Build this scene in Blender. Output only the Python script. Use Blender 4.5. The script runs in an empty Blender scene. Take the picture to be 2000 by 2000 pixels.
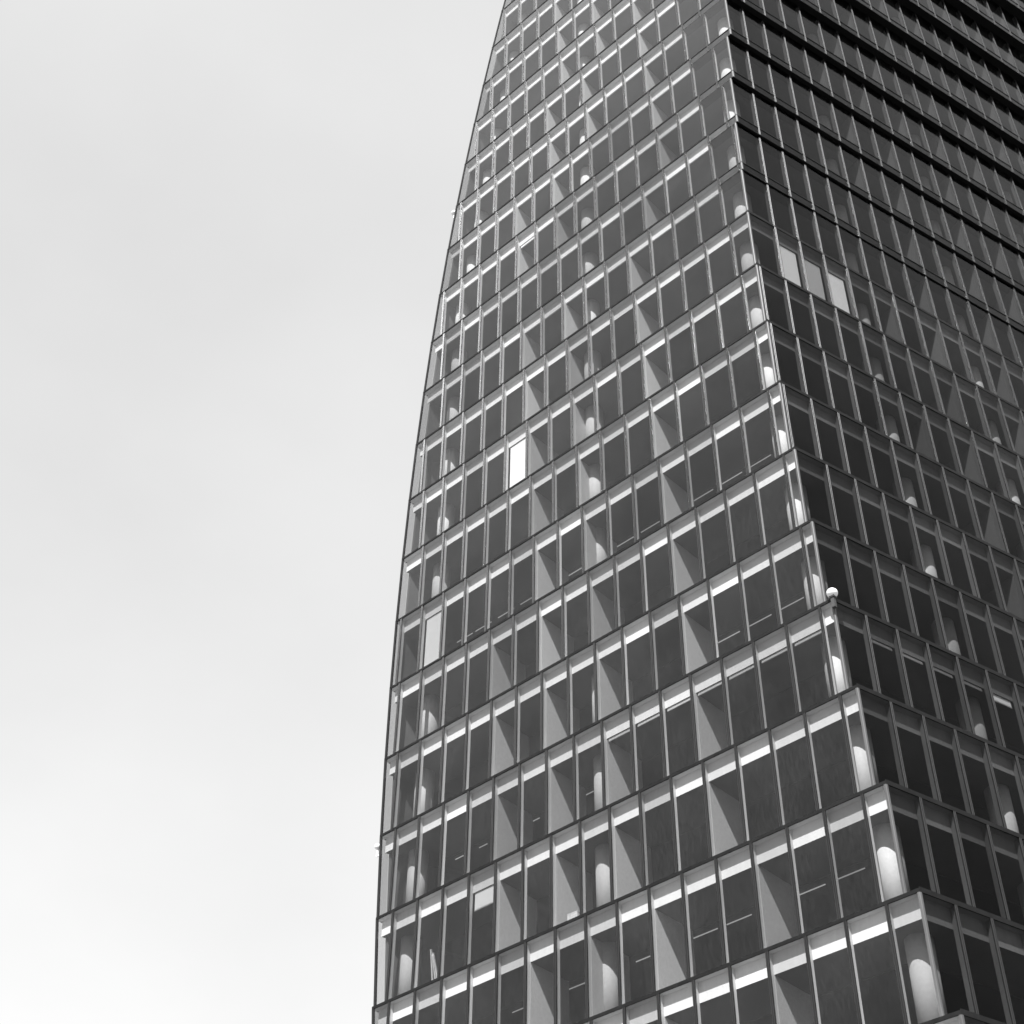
import bpy, bmesh, math, random
from mathutils import Matrix, Vector
random.seed(7)
# ------------------------------------------------------------------ camera, sky, sun, exposure
scene = bpy.context.scene
H = 4.1                       # storey height in metres
ZB = 20.716                   # height of level 0 above the ground
cam_d = bpy.data.cameras.new('camera'); cam = bpy.data.objects.new('camera', cam_d)
scene.collection.objects.link(cam); scene.camera = cam
cam_d.sensor_width = 36.0; cam_d.sensor_fit = 'HORIZONTAL'
cam_d.lens = 2983.76 / 2000.0 * 36.0
cam_d.clip_start = 0.1; cam_d.clip_end = 6000.0
cr_, cd_, cf_ = ((0.72180467, 0.69191974, 0.0156555), (-0.46418737, 0.50076671, -0.73059071), (-0.51334989, 0.5200767, 0.68263615))
CP = (5.48305482 * H, -9.34840461 * H, -4.6624697 * H + ZB)
cam.matrix_world = Matrix(((cr_[0], -cd_[0], -cf_[0], CP[0]), (cr_[1], -cd_[1], -cf_[1], CP[1]), (cr_[2], -cd_[2], -cf_[2], CP[2]), (0, 0, 0, 1)))

SUN = Vector((0.372, -0.735, 1.0)).normalized()
SUN_EL = math.asin(SUN.z); SUN_AZ = math.atan2(SUN.x, SUN.y)
w_ = bpy.data.worlds.new('World'); scene.world = w_; w_.use_nodes = True
nt = w_.node_tree; nt.nodes.clear()
sky = nt.nodes.new('ShaderNodeTexSky'); sky.sky_type = 'NISHITA'; sky.sun_disc = False
sky.sun_elevation = SUN_EL; sky.sun_rotation = SUN_AZ
sky.air_density = 1.0; sky.dust_density = 1.6; sky.ozone_density = 1.0; sky.altitude = 30
bw = nt.nodes.new('ShaderNodeRGBToBW')
tc = nt.nodes.new('ShaderNodeTexCoord'); mp = nt.nodes.new('ShaderNodeMapping'); mp.inputs['Scale'].default_value = (1.0, 1.0, 1.6); mp.inputs['Location'].default_value = (18.33, -14.39, -19.06)
nz = nt.nodes.new('ShaderNodeTexNoise'); nz.inputs['Scale'].default_value = 1.9; nz.inputs['Detail'].default_value = 7; nz.inputs['Roughness'].default_value = 0.5
rmp = nt.nodes.new('ShaderNodeMapRange'); rmp.inputs[1].default_value = 0.3; rmp.inputs[2].default_value = 0.75; rmp.inputs[3].default_value = 0.89; rmp.inputs[4].default_value = 1.07
mul = nt.nodes.new('ShaderNodeMath'); mul.operation = 'MULTIPLY'
pw = nt.nodes.new('ShaderNodeMath'); pw.operation = 'POWER'; pw.inputs[1].default_value = 0.42   # thin bright overcast: flatter than a clear sky
gn = nt.nodes.new('ShaderNodeMath'); gn.operation = 'MULTIPLY'; gn.inputs[1].default_value = 1.44
bg = nt.nodes.new('ShaderNodeBackground'); bg.inputs['Strength'].default_value = 0.15
wo = nt.nodes.new('ShaderNodeOutputWorld')
L_ = nt.links.new
L_(sky.outputs[0], bw.inputs[0]); L_(tc.outputs['Generated'], mp.inputs[0]); L_(mp.outputs[0], nz.inputs['Vector'])
L_(nz.outputs[0], rmp.inputs[0]); L_(bw.outputs[0], pw.inputs[0]); L_(pw.outputs[0], gn.inputs[0]); L_(gn.outputs[0], mul.inputs[0]); L_(rmp.outputs[0], mul.inputs[1])
L_(mul.outputs[0], bg.inputs['Color']); L_(bg.outputs[0], wo.inputs[0])
sd = bpy.data.lights.new('sun', 'SUN'); sd.energy = 5.0; sd.angle = math.radians(0.53); sd.color = (1, 1, 1)
so = bpy.data.objects.new('sun', sd); scene.collection.objects.link(so)
so.rotation_euler = SUN.to_track_quat('Z', 'Y').to_euler(); so.location = (60, -120, 160)
vs = scene.view_settings; vs.view_transform = 'Standard'; vs.look = 'None'; vs.exposure = 1.75; vs.gamma = 1.0; vs.use_curve_mapping = False
scene.render.engine = 'CYCLES'
scene.cycles.max_bounces = 7; scene.cycles.transparent_max_bounces = 32; scene.cycles.diffuse_bounces = 4
scene.cycles.caustics_reflective = False; scene.cycles.caustics_refractive = False
scene.render.resolution_x = 1024; scene.render.resolution_y = 1024

# ------------------------------------------------------------------ materials (the photograph is black and white)
def mat(name, g, rough=0.6, metal=0.0, var=0.08, scale=3.0, streak=False, spec=0.4):
    m = bpy.data.materials.new(name); m.use_nodes = True; n = m.node_tree.nodes; l = m.node_tree.links.new
    b = n['Principled BSDF']; b.inputs['Roughness'].default_value = rough; b.inputs['Metallic'].default_value = metal
    b.inputs['Specular IOR Level'].default_value = spec
    t = n.new('ShaderNodeTexCoord'); mpp = n.new('ShaderNodeMapping')
    mpp.inputs['Scale'].default_value = (scale, scale, scale * (0.12 if streak else 1.0))
    g_ = n.new('ShaderNodeNewGeometry')
    l(g_.outputs['Position'], mpp.inputs[0])
    x = n.new('ShaderNodeTexNoise'); x.inputs['Scale'].default_value = 1.0; x.inputs['Detail'].default_value = 6; x.inputs['Roughness'].default_value = 0.6
    l(mpp.outputs[0], x.inputs['Vector'])
    r = n.new('ShaderNodeMapRange'); r.inputs[1].default_value = 0.25; r.inputs[2].default_value = 0.75
    r.inputs[3].default_value = g * (1 - var); r.inputs[4].default_value = g * (1 + var)
    l(x.outputs[0], r.inputs[0])
    c = n.new('ShaderNodeCombineColor')
    for i in range(3): l(r.outputs[0], c.inputs[i])
    l(c.outputs[0], b.inputs['Base Color'])
    return m

def glass(name, trans, ior, dust, dustcol=0.6):
    """thin coated pane: clear tint + Fresnel mirror + a film of dust in vertical streaks"""
    m = bpy.data.materials.new(name); m.use_nodes = True; n = m.node_tree.nodes; l = m.node_tree.links.new
    n.clear()
    out = n.new('ShaderNodeOutputMaterial'); tr = n.new('ShaderNodeBsdfTransparent'); gl = n.new('ShaderNodeBsdfGlossy')
    df = n.new('ShaderNodeBsdfDiffuse'); df.inputs['Color'].default_value = (dustcol,) * 3 + (1,)
    gl.inputs['Roughness'].default_value = 0.02; gl.inputs['Color'].default_value = (1, 1, 1, 1)
    fr = n.new('ShaderNodeFresnel')
    geo = n.new('ShaderNodeNewGeometry'); bi = n.new('ShaderNodeMapRange'); bi.inputs[3].default_value = ior; bi.inputs[4].default_value = 1 / ior   # same mirror strength on both faces of the pane
    l(geo.outputs['Backfacing'], bi.inputs[0]); l(bi.outputs[0], fr.inputs['IOR'])
    mpp = n.new('ShaderNodeMapping'); mpp.inputs['Scale'].default_value = (11, 11, 3.2)
    x = n.new('ShaderNodeTexNoise'); x.inputs['Scale'].default_value = 1.0; x.inputs['Detail'].default_value = 7; x.inputs['Roughness'].default_value = 0.65
    l(geo.outputs['Position'], mpp.inputs[0]); l(mpp.outputs[0], x.inputs['Vector'])
    x2 = n.new('ShaderNodeTexNoise'); x2.inputs['Scale'].default_value = 0.35; x2.inputs['Detail'].default_value = 3
    l(geo.outputs['Position'], x2.inputs['Vector'])
    r1 = n.new('ShaderNodeMapRange'); r1.inputs[1].default_value = 0.3; r1.inputs[2].default_value = 0.75; r1.inputs[3].default_value = dust * 0.1; r1.inputs[4].default_value = dust * 2.0
    l(x.outputs[0], r1.inputs[0])
    r2 = n.new('ShaderNodeMapRange'); r2.inputs[1].default_value = 0.3; r2.inputs[2].default_value = 0.7; r2.inputs[3].default_value = 0.3; r2.inputs[4].default_value = 1.9
    l(x2.outputs[0], r2.inputs[0])
    mm = n.new('ShaderNodeMath'); mm.operation = 'MULTIPLY'; l(r1.outputs[0], mm.inputs[0]); l(r2.outputs[0], mm.inputs[1])
    oi = n.new('ShaderNodeObjectInfo')
    rt = n.new('ShaderNodeMapRange'); rt.inputs[3].default_value = trans * 0.88; rt.inputs[4].default_value = min(1, trans * 1.07)
    l(oi.outputs['Random'], rt.inputs[0])
    cc = n.new('ShaderNodeCombineColor')
    for i in range(3): l(rt.outputs[0], cc.inputs[i])
    l(cc.outputs[0], tr.inputs['Color'])
    a = n.new('ShaderNodeMixShader'); b = n.new('ShaderNodeMixShader')
    l(mm.outputs[0], a.inputs[0]); l(tr.outputs[0], a.inputs[1]); l(df.outputs[0], a.inputs[2])
    l(fr.outputs[0], b.inputs[0]); l(a.outputs[0], b.inputs[1]); l(gl.outputs[0], b.inputs[2])
    l(b.outputs[0], out.inputs[0])
    return m

def emit(name, v):
    m = bpy.data.materials.new(name); m.use_nodes = True; n = m.node_tree.nodes; n.clear()
    o = n.new('ShaderNodeOutputMaterial'); e = n.new('ShaderNodeEmission'); e.inputs['Strength'].default_value = v
    m.node_tree.links.new(e.outputs[0], o.inputs[0]); return m

M = dict(
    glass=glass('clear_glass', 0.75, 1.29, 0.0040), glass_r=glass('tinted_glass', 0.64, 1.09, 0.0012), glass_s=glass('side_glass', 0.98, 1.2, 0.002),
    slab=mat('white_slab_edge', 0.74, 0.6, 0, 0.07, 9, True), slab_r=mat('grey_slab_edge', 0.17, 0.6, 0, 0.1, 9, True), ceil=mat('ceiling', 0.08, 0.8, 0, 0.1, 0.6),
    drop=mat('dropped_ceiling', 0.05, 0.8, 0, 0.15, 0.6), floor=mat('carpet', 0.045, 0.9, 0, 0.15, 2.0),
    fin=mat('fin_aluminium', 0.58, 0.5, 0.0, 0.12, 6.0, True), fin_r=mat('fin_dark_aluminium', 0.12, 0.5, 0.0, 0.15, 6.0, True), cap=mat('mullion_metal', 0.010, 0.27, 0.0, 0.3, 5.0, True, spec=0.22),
    post=mat('post_metal', 0.05, 0.30, 0.0, 0.3, 4.0, True, spec=0.35), cop=mat('coping_metal', 0.007, 0.5, 0.0, 0.4, 3.0, spec=0.08),
    soff=mat('black_soffit', 0.004, 0.7, 0, 0.3, 1.0, spec=0.03), col=mat('column_plaster', 0.50, 0.7, 0, 0.09, 9.0),
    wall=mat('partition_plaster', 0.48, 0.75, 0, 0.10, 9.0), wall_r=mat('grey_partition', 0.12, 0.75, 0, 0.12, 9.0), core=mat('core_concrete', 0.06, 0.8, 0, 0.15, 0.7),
    side=mat('side_wall', 0.07, 0.8, 0, 0.15, 0.8), blind=mat('white_blind', 0.86, 0.8, 0, 0.03, 4.0),
    bar=mat('blind_bar', 0.55, 0.4, 0.4, 0.1, 4.0), ground=mat('paving', 0.16, 0.85, 0, 0.3, 0.15),
    lamp=emit('lamp_tube', 0.15), globe=mat('globe_plastic', 0.55, 0.25, 0, 0.04, 6.0, spec=0.6), black=mat('bracket_black', 0.02, 0.5, 0, 0.2, 5.0),
    box=mat('box_foil', 0.65, 0.35, 0.2, 0.3, 9.0), rod=mat('rod_metal', 0.6, 0.25, 0.6, 0.25, 6.0),
)

# ------------------------------------------------------------------ helpers
col = scene.collection
def mesh(name, vs_, fs, mats, mi=None, smooth=False):
    me = bpy.data.meshes.new(name); me.from_pydata(vs_, [], fs)
    for m in mats: me.materials.append(M[m])
    if mi: me.polygons.foreach_set('material_index', mi)
    if smooth: me.polygons.foreach_set('use_smooth', [True] * len(me.polygons))
    me.update(); return me
def link(name, me, parent=None, loc=(0, 0, 0), rz=0.0):
    o = bpy.data.objects.new(name, me); col.objects.link(o)
    o.location = loc; o.rotation_euler = (0, 0, rz)
    if parent: o.parent = parent
    return o
def prism(poly, z0, z1):
    n = len(poly); a = sum(poly[i][0] * poly[(i + 1) % n][1] - poly[(i + 1) % n][0] * poly[i][1] for i in range(n))
    if a < 0: poly = poly[::-1]
    v = [(p[0], p[1], z0) for p in poly] + [(p[0], p[1], z1) for p in poly]
    f = [tuple(range(n - 1, -1, -1)), tuple(range(n, 2 * n))] + [(i, (i + 1) % n, n + (i + 1) % n, n + i) for i in range(n)]
    return v, f
def lean(g, x_off):
    z0 = min(v[2] for v in g[0]); z1 = max(v[2] for v in g[0])
    return [(x + x_off * (z - z0) / (z1 - z0), y, z) for x, y, z in g[0]], g[1]
def boxg(x0, x1, y0, y1, z0, z1): return prism([(x0, y0), (x1, y0), (x1, y1), (x0, y1)], z0, z1)
def merge(*gs):
    V = []; F = []
    for v, f in gs:
        o = len(V); V += v; F += [tuple(i + o for i in q) for q in f]
    return V, F
def xf(g, loc, rz):
    c, s = math.cos(rz), math.sin(rz)
    return [(loc[0] + c * x - s * y, loc[1] + s * x + c * y, loc[2] + z) for x, y, z in g[0]], g[1]
def tag(o, label=None, cat=None, group=None, kind=None):
    if label: o['label'] = label
    if cat: o['category'] = cat
    if group: o['group'] = group
    if kind: o['kind'] = kind
    return o
def project(p):
    d = Vector(p) - Vector(CP); r = d.dot(Vector(cr_)); dn = d.dot(Vector(cd_)); f = d.dot(Vector(cf_))
    return (0.5 + 1.49188 * r / f, 0.5 + 1.49188 * dn / f, f) if f > 0.1 else None
def shown_area(ps):
    q = [project(p) for p in ps]
    if any(a is None for a in q): return 0
    q = [(min(max(a[0], 0), 1), min(max(a[1], 0), 1)) for a in q]
    n = len(q); return abs(sum(q[i][0] * q[(i + 1) % n][1] - q[(i + 1) % n][0] * q[i][1] for i in range(n))) / 2

# ------------------------------------------------------------------ the tower's plan, storey by storey (in storey heights)
W = 0.3662                                            # bay width
S0, S1 = -4, 25
XC = [1.50, 1.31, 1.12, 0.93, 0.755, 0.599, 0.465, 0.3507, 0.2543, 0.1743, 0.1093, 0.0583, 0.0204, -0.0048, -0.0175, -0.0177, -0.0052, 0.0208,
      0.061, 0.1165, 0.1889, 0.2780, 0.3790, 0.4950, 0.6280, 0.7760, 0.935, 1.10, 1.27, 1.44]
XL = [-4.60, -4.79, -4.96, -5.1124, -5.2616, -5.3856, -5.4858, -5.5638, -5.6209, -5.6582, -5.6769, -5.6779, -5.662, -5.6301, -5.5826, -5.5202, -5.4432,
      -5.3519, -5.2464, -5.1267, -4.9929, -4.8446, -4.6816, -4.5035, -4.3096, -4.0994, -3.88, -3.65, -3.42, -3.19]
YF = [-.235, -.2, -.165, -.13, -.095, -.065, -.035, -.015, -.008, -.006, -.004, -.003, -.001, 0, .002, .006, .009, .014, .02, .026, .032, .038, .043, .048,
      .052, .056, .06, .064, .068, .072]
PH = math.radians(-14.1)
VX, VY = -math.sin(PH), math.cos(PH)                  # along the right-hand face, away from the corner
NX, NY = VY, -VX                                      # its outward normal
RZ_R = math.atan2(VY, VX)
D_ = 0.060 * H                                        # cavity between glass and slab edge
E_SET, E_BAND = 0.18 * H, 0.145 * H
LR = 7.4 * H
J_BAND = 15; K_BAND = 11
def zl(k): return ZB + k * H
def cx(s): return XC[s - S0] * H
def xl(s): return XL[s - S0] * H
def yf(s): return YF[s - S0] * H
def xb(s): return xl(max(s - 1, S0))             # the left edge leans: its foot is the head of the storey below
def upk(k): return min(k + 1, S1) if k >= K_BAND else max(k, S0)
def lat_l(s, j): return (-5.248 - 0.1828 * W * (s - 2) + j * W) * H
def lat_r(s, j):
    q = max(s, 1); a = -0.00118957 * q * q + 0.00202687 * q + 1.19377
    return (a + j) * W * H - (cx(s) * VX + yf(s) * VY)   # distance from the corner along the right face
def rp(s, t, dep=0.0): return (cx(s) + VX * t - NX * dep, yf(s) + VY * t - NY * dep)
def corner(yy, c, o):
    """corner of the outline (left line y=yy, right line through c) moved outwards by o"""
    y = yy - o; b = NX * c[0] + NY * c[1] + o
    return ((b - NY * y) / NX, y)
def left_js(s): return [j for j in range(-12, 40) if max(xl(s), xb(s)) + 0.16 < lat_l(s, j) < cx(s) - 0.16]
def right_js(s): return [j for j in range(-6, 60) if 0.16 < lat_r(s, j) < LR - 0.3]

tower = bpy.data.objects.new('office_tower', None); col.objects.link(tower); tower.location = (0, 0, 0)
tag(tower, 'tall glass office tower with stepped storeys and white slab edges behind the glass', 'tower')

# ------------------------------------------------------------------ ground
g = mesh('ground', [(-900, -900, 0), (900, -900, 0), (900, 900, 0), (-900, 900, 0)], [(0, 1, 2, 3)], ['ground'])
tag(link('ground', g), kind='structure')

# ------------------------------------------------------------------ slabs, copings, soffits, interior shell
for k in range(S0 - 1, S1 + 1):
    s = max(k, S0); u = upk(k); band = k >= K_BAND
    z = zl(k); e = E_BAND if band else E_SET
    yy = yf(s); c = (cx(u), yf(u))
    i0 = corner(yy, c, -D_)
    lx = xl(s) + 0.10
    a = (lx, i0[1])
    poly = [a, i0, (i0[0] + VX * LR, i0[1] + VY * LR), (a[0] + VX * LR, a[1] + VY * LR)]
    v, f = prism(poly, z - e, z - 0.004)
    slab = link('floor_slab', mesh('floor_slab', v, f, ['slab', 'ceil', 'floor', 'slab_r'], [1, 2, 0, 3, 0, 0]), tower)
    # darker dropped ceiling beyond the perimeter strip
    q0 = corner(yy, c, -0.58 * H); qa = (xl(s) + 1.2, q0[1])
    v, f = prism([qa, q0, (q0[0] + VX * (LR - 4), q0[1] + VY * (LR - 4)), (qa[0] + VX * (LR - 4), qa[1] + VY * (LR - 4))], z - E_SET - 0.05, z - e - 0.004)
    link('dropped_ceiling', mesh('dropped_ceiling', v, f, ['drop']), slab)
    if band:   # deeper white edge board along the part of the left face that keeps its own slab edge
        x1 = lat_l(s, J_BAND)
        v, f = boxg(lx, x1, i0[1] + 0.003, i0[1] + 0.06, z - E_SET, z - e - 0.002)
        link('edge_board', mesh('edge_board', v, f, ['slab']), slab)
    # coping ledge on the left face (and round the corner where the storey above steps back)
    P = 0.03
    x1 = lat_l(s, J_BAND) - 0.03 if band else None
    h0 = z - 0.03; h1 = z + 0.095
    B = 0.012                                         # back of the metal bar
    if band:
        poly = [(xl(s) - P, yy - P), (x1, yy - P), (x1, yy + B), (xl(s) - P, yy + B)]
        pol2 = [(xl(s) - P, yy + B + .003), (x1, yy + B + .003), (x1, yy + D_ - 0.004), (xl(s) - P, yy + D_ - 0.004)]
    else:
        o0 = corner(yy, c, P); i1 = corner(yy, c, -B); i2 = corner(yy, c, -B - .003); i3 = corner(yy, c, -D_ + .004)
        poly = [(xl(s) - P, yy - P), o0, i1, (xl(s) - P, yy + B)]
        pol2 = [(xl(s) - P, yy + B + .003), i2, i3, (xl(s) - P, yy + D_ - 0.004)]
    v, f = prism(poly, h0, h1)
    link('coping', mesh('coping', v, f, ['cop']), slab)
    v, f = prism(pol2, h0 + .004, h1 - .01)
    link('cavity_plate', mesh('cavity_plate', v, f, ['slab']), slab)
    # return of the coping along the hidden left end
    b0 = (xl(s) - P, yy + D_ - 0.002); b1 = (xl(s) + 0.096, yy + D_ - 0.002)
    v, f = prism([b0, b1, (b1[0] + VX * 9, b1[1] + VY * 9), (b0[0] + VX * 9, b0[1] + VY * 9)], h0, h1)
    link('coping', mesh('coping', v, f, ['cop']), slab)
    if not band:
        o0 = corner(yy, c, P); i1 = corner(yy, c, -B)
        st = 0.004
        v, f = prism([(o0[0] + VX * st, o0[1] + VY * st), (o0[0] + VX * LR, o0[1] + VY * LR), (i1[0] + VX * LR, i1[1] + VY * LR), (i1[0] + VX * st, i1[1] + VY * st)], h0, h1 + 0.05)
        link('coping', mesh('coping', v, f, ['cop']), slab)
        o0 = corner(yy, c, -B - .003); i1 = corner(yy, c, -D_ + .004)
        v, f = prism([(o0[0] + VX * st, o0[1] + VY * st), (o0[0] + VX * LR, o0[1] + VY * LR), (i1[0] + VX * LR, i1[1] + VY * LR), (i1[0] + VX * st, i1[1] + VY * st)], h0 + .004, h1 - .01)
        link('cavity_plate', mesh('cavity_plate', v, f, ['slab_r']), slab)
    else:
        # overhanging storey above: transom at floor level and black soffit beneath the spandrel
        y2 = min(yf(u), yy)
        o = corner(yf(u), c, 0.035); ii = corner(yf(u), c, -B)
        xs = lat_l(s, J_BAND) - 0.02
        v1 = prism([(xs, yf(u) - 0.03), o, ii, (xs, yf(u) + B)], z - 0.03, z + 0.02)
        v2 = prism([(o[0] + VX * .004, o[1] + VY * .004), (o[0] + VX * LR, o[1] + VY * LR), (ii[0] + VX * LR, ii[1] + VY * LR), (ii[0] + VX * .004, ii[1] + VY * .004)], z - 0.03, z + 0.02)
        link('transom', mesh('transom', *merge(v1, v2), ['cop']), slab)
        o = corner(yf(u), c, -B - .003); ii = corner(yf(u), c, -D_ + .004)
        v, f = prism([(xs, yf(u) + B + .003), o, ii, (xs, yf(u) + D_ - .004)], z - .026, z + .015)
        link('cavity_plate', mesh('cavity_plate', v, f, ['slab']), slab)
        v, f = prism([(o[0] + VX * .004, o[1] + VY * .004), (o[0] + VX * LR, o[1] + VY * LR), (ii[0] + VX * LR, ii[1] + VY * LR), (ii[0] + VX * .004, ii[1] + VY * .004)], z - .026, z + .015)
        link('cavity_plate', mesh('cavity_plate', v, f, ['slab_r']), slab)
        o = corner(yf(u), c, 0.02)
        inn = corner(yy, (cx(s), yf(s)), -D_ - 0.25)
        v1 = prism([(xs, yf(u) - 0.02), o, (inn[0], inn[1]), (xs, yy + D_ + .25)], z - E_BAND - 0.045, z - E_BAND - 0.004)
        v2 = prism([o, (o[0] + VX * LR, o[1] + VY * LR), (inn[0] + VX * LR, inn[1] + VY * LR), inn], z - E_BAND - 0.046, z - E_BAND - 0.005)
        link('soffit', mesh('soffit', *merge(v1, v2), ['soff']), slab)

for s in range(S0, S1 + 1):
    z0, z1 = zl(s - 1), zl(s)
    # opaque end wall on the hidden left side, behind a narrow strip of side glazing
    dx = xl(s) - xb(s); x0 = xb(s)
    a = (x0 + 0.02 + VX * .42, yf(s) + 0.42)
    v, f = prism([a, (a[0] + 0.12, a[1]), (a[0] + 0.12 + VX * LR, a[1] + VY * LR), (a[0] + VX * LR, a[1] + VY * LR)], z0 + 0.1, z1 - 0.034)
    v, f = lean((v, f), dx)
    link('side_wall', mesh('side_wall', v, f, ['side']), tower)
    v, f = lean(prism([(x0 + 0.01, yf(s) + 0.08), (x0 + 0.03, yf(s) + 0.08), (x0 + 0.03 + VX * .32, yf(s) + 0.40), (x0 + 0.01 + VX * .32, yf(s) + 0.40)], z0 + 0.1, z1 - 0.034), dx)
    link('side_pane', mesh('side_pane', v, f, ['glass_s']), tower)
    # rear and far end walls
    p = (xl(s) + VX * LR, yf(s) + VY * LR); q = (cx(s) + VX * LR, yf(s) + VY * LR)
    v, f = prism([p, q, (q[0] + VX * .3, q[1] + VY * .3), (p[0] + VX * .3, p[1] + VY * .3)], z0, z1 - 0.02)
    link('rear_wall', mesh('rear_wall', v, f, ['side']), tower)
v, f = prism([(-4.1 * H, 1.25 * H), (-1.15 * H, 1.25 * H), (-1.15 * H + VX * 5 * H, 1.25 * H + VY * 5 * H), (-4.1 * H + VX * 5 * H, 1.25 * H + VY * 5 * H)], 0, zl(S1) + 4)
link('service_core', mesh('service_core', v, f, ['core']), tower)

# ------------------------------------------------------------------ panes, mullions, fins
_cache = {}
def cap_mesh(h):
    k = ('cap', round(h, 3))
    if k not in _cache:
        pr = [(-0.06, 0.02)]
        for cxx in (-0.034, 0.034):
            for i in range(7):
                a = math.pi - math.pi * i / 6
                pr.append((cxx + 0.022 * math.cos(a), -0.022 - 0.020 * math.sin(a)))
        pr.append((0.06, 0.02))
        pr.insert(1, (-0.06, -0.012)); pr.insert(-1, (0.06, -0.012))
        v, f = prism(pr, 0, h); _cache[k] = mesh('window_mullion', v, f, ['cap'])
    return _cache[k]
def fin_geo(h): return boxg(-0.017, 0.017, 0.0215, D_ - 0.003, 0, h)
def fin_mesh(h, m):
    k = ('fin', round(h, 3), m)
    if k not in _cache: _cache[k] = mesh('fin', *fin_geo(h), [m])
    return _cache[k]
def pane_geo(w, h): return boxg(-w / 2, w / 2, -0.007, 0.007, 0, h)
def pane_mesh(w, h, m):
    k = ('pane', round(w, 2), round(h, 3), m)
    if k not in _cache: _cache[k] = mesh('glass_pane', *pane_geo(w, h), [m])
    return _cache[k]

panes = []; muls = []; spans = []
for s in range(S0, S1 + 1):
    z0, z1 = zl(s - 1), zl(s)
    topb = s >= K_BAND; botb = s - 1 >= K_BAND
    # left face
    js = left_js(s); xs = [(None, max(xl(s), xb(s)) + 0.09)] + [(j, lat_l(s, j)) for j in js] + [(None, cx(s) - 0.06)]
    xband = lat_l(s, J_BAND); xband0 = lat_l(s - 1, J_BAND) if botb else 1e9
    for i in range(len(xs) - 1):
        xa, xb_ = xs[i][1] + 0.03, xs[i + 1][1] - 0.03
        if xb_ - xa < 0.05: continue
        tb = topb and (xa + xb_) / 2 > xband
        zt = z1 - E_BAND - 0.05 if tb else z1 - 0.034
        zb = z0 + 0.022
        if i == 0:
            xa0, xa1 = xb(s) + 0.115, xl(s) + 0.115; y = yf(s)
            v = [(xa0, y - .007, zb), (xb_, y - .007, zb), (xb_, y - .007, zt), (xa1, y - .007, zt), (xa0, y + .007, zb), (xb_, y + .007, zb), (xb_, y + .007, zt), (xa1, y + .007, zt)]
            link('glass_pane', mesh('glass_pane', v, [(0, 1, 2, 3), (7, 6, 5, 4), (0, 4, 5, 1), (1, 5, 6, 2), (2, 6, 7, 3), (3, 7, 4, 0)], ['glass']), tower)
            continue
        panes.append(('glass', (xa + xb_) / 2, yf(s), zb, 0.0, xb_ - xa, zt - zb))
        if botb:
            xa2 = max(xa, xband0 + 0.03)
            if xb_ - xa2 > 0.05: spans.append(('glass', (xa2 + xb_) / 2, yf(s), z0 - E_BAND, 0.0, xb_ - xa2, E_BAND - 0.034))
    for j, x in xs[1:-1]:
        tb = topb and x > xband + 0.01
        zt = z1 - E_BAND - 0.05 if tb else z1 - 0.034
        zb = z0 - E_BAND if (botb and x > xband0 - 0.02) else z0 + 0.022
        muls.append((x, yf(s), zb, 0.0, zt - zb, s, j, 'L'))
    # right face
    js = right_js(s); ts = [0.07] + [lat_r(s, j) for j in js] + [LR]
    zt = z1 - E_BAND - 0.05 if topb else z1 - 0.034
    zb = z0 + 0.022
    for i in range(len(ts) - 1):
        ta, tb_ = ts[i] + 0.03, ts[i + 1] - 0.03
        if tb_ - ta < 0.05: continue
        p = rp(s, (ta + tb_) / 2); panes.append(('glass_r', p[0], p[1], zb, RZ_R, tb_ - ta, zt - zb))
        if botb: spans.append(('glass_r', p[0], p[1], z0 - E_BAND, RZ_R, tb_ - ta, E_BAND - 0.034))
    zb = z0 - E_BAND if botb else z0 + 0.022
    for j, t in zip(js, ts[1:-1]):
        p = rp(s, t); muls.append((p[0], p[1], zb, RZ_R, zt - zb, s, j, 'R'))
    # corner posts
    topc = z1 - E_BAND - 0.05 if topb else z1 - 0.034
    botc = z0 - E_BAND if botb else z0 + 0.022
    c0 = corner(yf(s), (cx(s), yf(s)), 0.03); c1 = corner(yf(s), (cx(s), yf(s)), -0.05)
    r = 0.06
    poly = [(c0[0] - r - .03, c0[1]), (c0[0] - .02, c0[1]), (c0[0] + VX * .02, c0[1] + VY * .02), (c0[0] + VX * (r + .03), c0[1] + VY * (r + .03)), (c1[0] + VX * r, c1[1] + VY * r), c1, (c1[0] - r, c1[1])]
    link('corner_post', mesh('corner_post', *prism(poly, botc, topc), ['post']), tower)
    x0 = xb(s); poly = [(x0 - 0.03, yf(s) - 0.03), (x0 + 0.085, yf(s) - 0.03), (x0 + 0.085, yf(s) + 0.05), (x0 - 0.03, yf(s) + 0.05)]
    link('corner_post', mesh('corner_post', *lean(prism(poly, z0 + 0.02, z1 - 0.034), xl(s) - x0), ['cap']), tower)

def rect(x, y, z, rz, w, h):
    c, sn = math.cos(rz) * w / 2, math.sin(rz) * w / 2
    return [(x - c, y - sn, z), (x + c, y + sn, z), (x + c, y + sn, z + h), (x - c, y - sn, z + h)]
def rank(items, f):
    o = sorted(range(len(items)), key=lambda i: -f(items[i])); return o[:270], o[270:]
def stuff(name, gs, m):
    if gs: tag(link(name, mesh(name, *merge(*gs), [m]), tower), kind='stuff')

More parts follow.
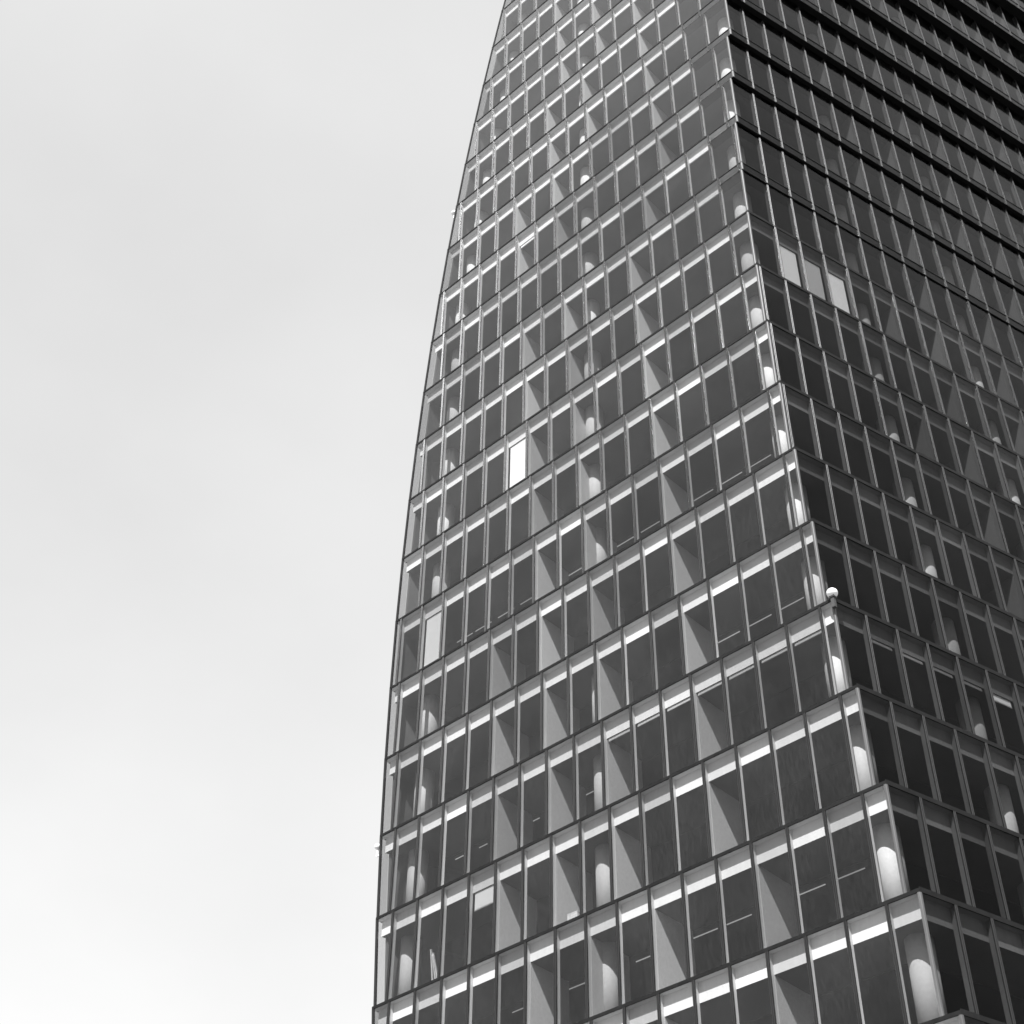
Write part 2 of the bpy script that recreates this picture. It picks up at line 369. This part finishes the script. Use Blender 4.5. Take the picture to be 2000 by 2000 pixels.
allp = [p + (0,) for p in panes] + [p + (1,) for p in spans]
for nm, sub in (('glass_pane', panes), ('spandrel_pane', spans)):
    top, rest = rank(sub, lambda p: shown_area(rect(*p[1:])))
    for i in top:
        m, x, y, z, rz, w, h = sub[i]
        o = link(nm, pane_mesh(w, h, m), tower, (x, y, z))
        o.rotation_euler = (math.radians(random.uniform(-.12, .12)), 0, rz + math.radians(random.uniform(-.15, .15)))
    for m, n2 in (('glass', 'far_' + nm + 's'), ('glass_r', 'far_dark_' + nm + 's')):
        stuff(n2, [xf(pane_geo(sub[i][5], sub[i][6]), (sub[i][1], sub[i][2], sub[i][3]), sub[i][4] + math.radians(random.uniform(-.1, .1))) for i in rest if sub[i][0] == m], m)
top, rest = rank(muls, lambda q: shown_area(rect(q[0], q[1], q[2], q[3], 0.11, q[4])))
for i in top:
    x, y, z, rz, h, s, j, fc = muls[i]
    o = link('window_mullion', cap_mesh(h), tower, (x, y, z), rz)
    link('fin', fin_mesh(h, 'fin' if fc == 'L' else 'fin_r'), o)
def raw(me): return [tuple(v.co) for v in me.vertices], [tuple(p.vertices) for p in me.polygons]
stuff('far_mullions', [xf(raw(cap_mesh(muls[i][4])), muls[i][:3], muls[i][3]) for i in rest], 'cap')
for fc, m in (('L', 'fin'), ('R', 'fin_r')):
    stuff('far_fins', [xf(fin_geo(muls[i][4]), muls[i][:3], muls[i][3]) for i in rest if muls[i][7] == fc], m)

# ------------------------------------------------------------------ partitions that end at mullions, columns, lamps, blinds
PL = {s: (5, 7, 9, 12) for s in range(S0, 3)}
PL.update({s: (4, 6, 8, 11) for s in range(3, 7)}); PL.update({s: (6, 8, 11) for s in range(7, 12)})
PL[12] = (12,); PL[13] = PL[14] = (6, 8, 13); PL[15] = PL[16] = (8, 10, 13); PL[17] = PL[18] = (9, 11, 13)
PL.update({s: (9, 11, 14) for s in range(19, S1 + 1)})
PR = {5: (10,), 6: (7, 10), 7: (7, 10), 8: (5, 7, 10), 9: (7, 10), 10: (5, 7, 10), 11: (7, 10, 12), 12: (7, 10, 12), 13: (5, 7, 10, 12), 14: (5, 7, 10, 12),
      15: (4, 6, 8, 10, 12), 16: (5, 7, 10, 12, 14), 17: (6, 8, 10, 12, 14), 18: (8, 10, 12, 14), 19: (10, 12, 14, 16), 20: (12, 14, 16), 21: (12, 14, 16)}
for s in range(S0, S1 + 1):
    z0, z1 = zl(s - 1), zl(s); h = z1 - E_SET - 0.002 - z0
    for j in PL.get(s, ()):
        x = lat_l(s, j)
        if not max(xl(s), xb(s)) + 1 < x < cx(s) - 1: continue
        link('partition_wall', mesh('partition_wall', *boxg(-0.06, 0.03, D_ + 0.004, 0.58 * H - 0.01, 0.0, h), ['wall']), tower, (x, yf(s), z0))
    for j in PR.get(s, ()):
        p = rp(s, lat_r(s, j))
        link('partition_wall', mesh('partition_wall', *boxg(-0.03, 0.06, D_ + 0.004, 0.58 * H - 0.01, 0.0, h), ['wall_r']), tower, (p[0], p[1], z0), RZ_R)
R_C = 0.108 * H
def cyl(r, h, n=28):
    v = [(r * math.cos(2 * math.pi * i / n), r * math.sin(2 * math.pi * i / n), zz) for zz in (0, h) for i in range(n)]
    return v, [(i, (i + 1) % n, n + (i + 1) % n, n + i) for i in range(n)] + [tuple(range(n - 1, -1, -1)), tuple(range(n, 2 * n))]
cme = mesh('column', *cyl(R_C, H - E_SET), ['col'], smooth=True)
for p in cme.polygons:
    if len(p.vertices) > 4: p.use_smooth = False
for s in range(S0, S1 + 1):
    z0 = zl(s - 1)
    yc = yf(s) + 0.315 * H
    cor = corner(yf(s), (cx(s), yf(s)), -0.315 * H)
    link('column', cme, tower, (cor[0] + 0.0 * H, cor[1], z0))
    link('column', cme, tower, (-2.70 * H, yc, z0))
    link('column', cme, tower, ((-5.42 + 0.02 * s) * H if s < 14 else xl(s) + 0.25 * H, yc, z0))
    for av in (1.93, 3.78, 5.63):
        t = av * H - (cx(s) * VX + yf(s) * VY); p = rp(s, t, 0.315 * H); link('column', cme, tower, (p[0], p[1], z0))
# lamp tubes along the edge of the dropped ceiling
for s, dep, js in ((7, .605, (2.75, 3.56, 4.53, 5.47, 7.39, 9.28, 10.22, 12.14, 13.14, 14.12)), (5, .64, (12.14, 13.13, 14.11)),
                   (4, .64, (2.6, 3.52, 5.45, 7.35)), (2, .665, (4.58, 6.43, 8.52, 10.21, 11.15, 13.1, 14.1))):
    for j in js:
        x0 = lat_l(s, j) + (0.0)
        xw = x0 + dep * H * 0.0
        # the tubes hang over the bay one further to the right (seen obliquely from below)
        pj = {7: 1.0, 5: 1.0, 4: 1.0, 2: 1.0}[s]
        ceil_x = CP[0] + (x0 - CP[0]) * (yf(s) + dep * H - CP[1]) / (yf(s) - CP[1])
        L = 1.1 if s != 4 else 0.5
        zc = zl(s) - E_SET - 0.05 - 0.03
        link('lamp_tube', mesh('lamp_tube', *boxg(0, L, -0.016, 0.016, -0.016, 0.016), ['lamp']), tower, (ceil_x, yf(s) + dep * H, zc))
# roller blinds
def blind(s, x0, x1, drop, face='L'):
    z1 = zl(s) - E_SET - 0.01
    w = x1 - x0
    v1 = boxg(-w / 2, w / 2, 0, 0.006, -drop, 0); 
    me = mesh('roller_blind', *v1, ['blind'])
    if face == 'L': o = link('roller_blind', me, tower, ((x0 + x1) / 2, yf(s) + D_ + 0.05, z1))
    else:
        p = rp(s, (x0 + x1) / 2, D_ + 0.05); o = link('roller_blind', me, tower, (p[0], p[1], z1), RZ_R)
    link('blind_bar', mesh('blind_bar', *boxg(-w / 2, w / 2, -0.016, 0.018, -drop - 0.05, -drop + 0.005), ['bar']), o)
def lb(s, j, drop, m=0.09): blind(s, lat_l(s, j) + m, lat_l(s, j + 1) - m, drop)
def rb(s, j, drop, m=0.11): blind(s, lat_r(s, j) + m, lat_r(s, j + 1) - m, drop, 'R')
lb(9, 5, 3.2); lb(7, 1, 3.2); lb(3, 3, 0.75)
lb(13, 6, 0.18)
for j in range(8, 15): lb(4, j, 0.09)
for j in (0, 1, 2): rb(10, j, 3.2)
for j in (0, 1, 2, 3): rb(4, j, 0.08)
rb(4, 4, 0.28)

# ------------------------------------------------------------------ small things
def sphere(r, n=20, m=12, sq=1.0):
    v = []; f = []
    for i in range(m + 1):
        th = math.pi * i / m
        for j in range(n):
            v.append((r * math.sin(th) * math.cos(2 * math.pi * j / n), r * math.sin(th) * math.sin(2 * math.pi * j / n), r * sq * math.cos(th)))
    for i in range(m):
        for j in range(n): f.append((i * n + j, (i + 1) * n + j, (i + 1) * n + (j + 1) % n, i * n + (j + 1) % n))
    return v, f
def beacon(loc, label, r=0.2, arm=None):
    e = bpy.data.objects.new('beacon_light', None); col.objects.link(e); e.location = loc
    tag(e, label, 'beacon', 'globe lights on the corners of the tower')
    v, f = sphere(r, sq=0.92)
    link('globe', mesh('globe', v, f, ['globe'], smooth=True), e, (0, 0, 0.08 + r * 0.8))
    link('bracket', mesh('bracket', *merge(boxg(-.07, .07, -.07, .07, -0.42, 0.1), boxg(-.1, .1, -.1, .1, 0.02, 0.1)) if not arm else boxg(-.03, .03, -.03, .03, -0.3, 0.1), ['black' if not arm else 'globe']), e)
    if arm: link('arm', mesh('arm', *boxg(min(0, arm), max(0, arm), -.02, .02, -0.3, -0.25), ['globe']), e)
    return e
c4 = corner(yf(4), (cx(4), yf(4)), 0.12)
beacon((c4[0], c4[1], zl(4) - 0.05), 'white globe light on black bracket at the corner between the bright and dark faces', 0.21)
beacon((xl(15) - 0.28, yf(15) + 0.1, zl(15) - 0.55), 'upper of two small white globe lights on the left edge of the tower', 0.19, 0.3)
beacon((xl(4) - 0.25, yf(4) + 0.1, zl(4) - 0.55), 'lower of two small white globe lights on the left edge of the tower', 0.15, 0.3)
# things standing just inside the glass of the third storey from the bottom
bx = link('storage_box', mesh('storage_box', *merge(boxg(-.24, .24, -.09, .09, 0, .3), boxg(-.25, .25, -.095, .095, .3, .34), boxg(-.03, .03, -.1, .1, .05, .28)), ['box']), None, (lat_l(3, 6) + 1.02, yf(3) + 0.13, zl(2) + 0.1), 0.05)
tag(bx, 'shiny pale box on the floor behind glass, beside a sunlit partition', 'box')
for i, (dx, tilt, ln, lab) in enumerate(((0.28, 0.10, 1.75, 'leftmost thin rod leaning behind the glass near the left edge'), (0.48, 0.16, 1.5, 'second of three thin rods leaning behind the glass near the left edge'),
                                          (0.62, 0.2, 1.6, 'rightmost thin rod leaning behind the glass near the left edge'))):
    o = link('leaning_rod', mesh('leaning_rod', *merge(boxg(-.03, .03, -.03, .03, 0, ln), boxg(-.036, .036, -.036, .036, ln, ln + .04)), ['rod']), None, (lat_l(3, 1) + dx + 0.55, yf(3) + D_ + 0.12, zl(2) + 0.03))
    o.rotation_euler = (0.0, -tilt * 1.4, 0)
    tag(o, lab, 'rod', 'rods leaning behind the glass')
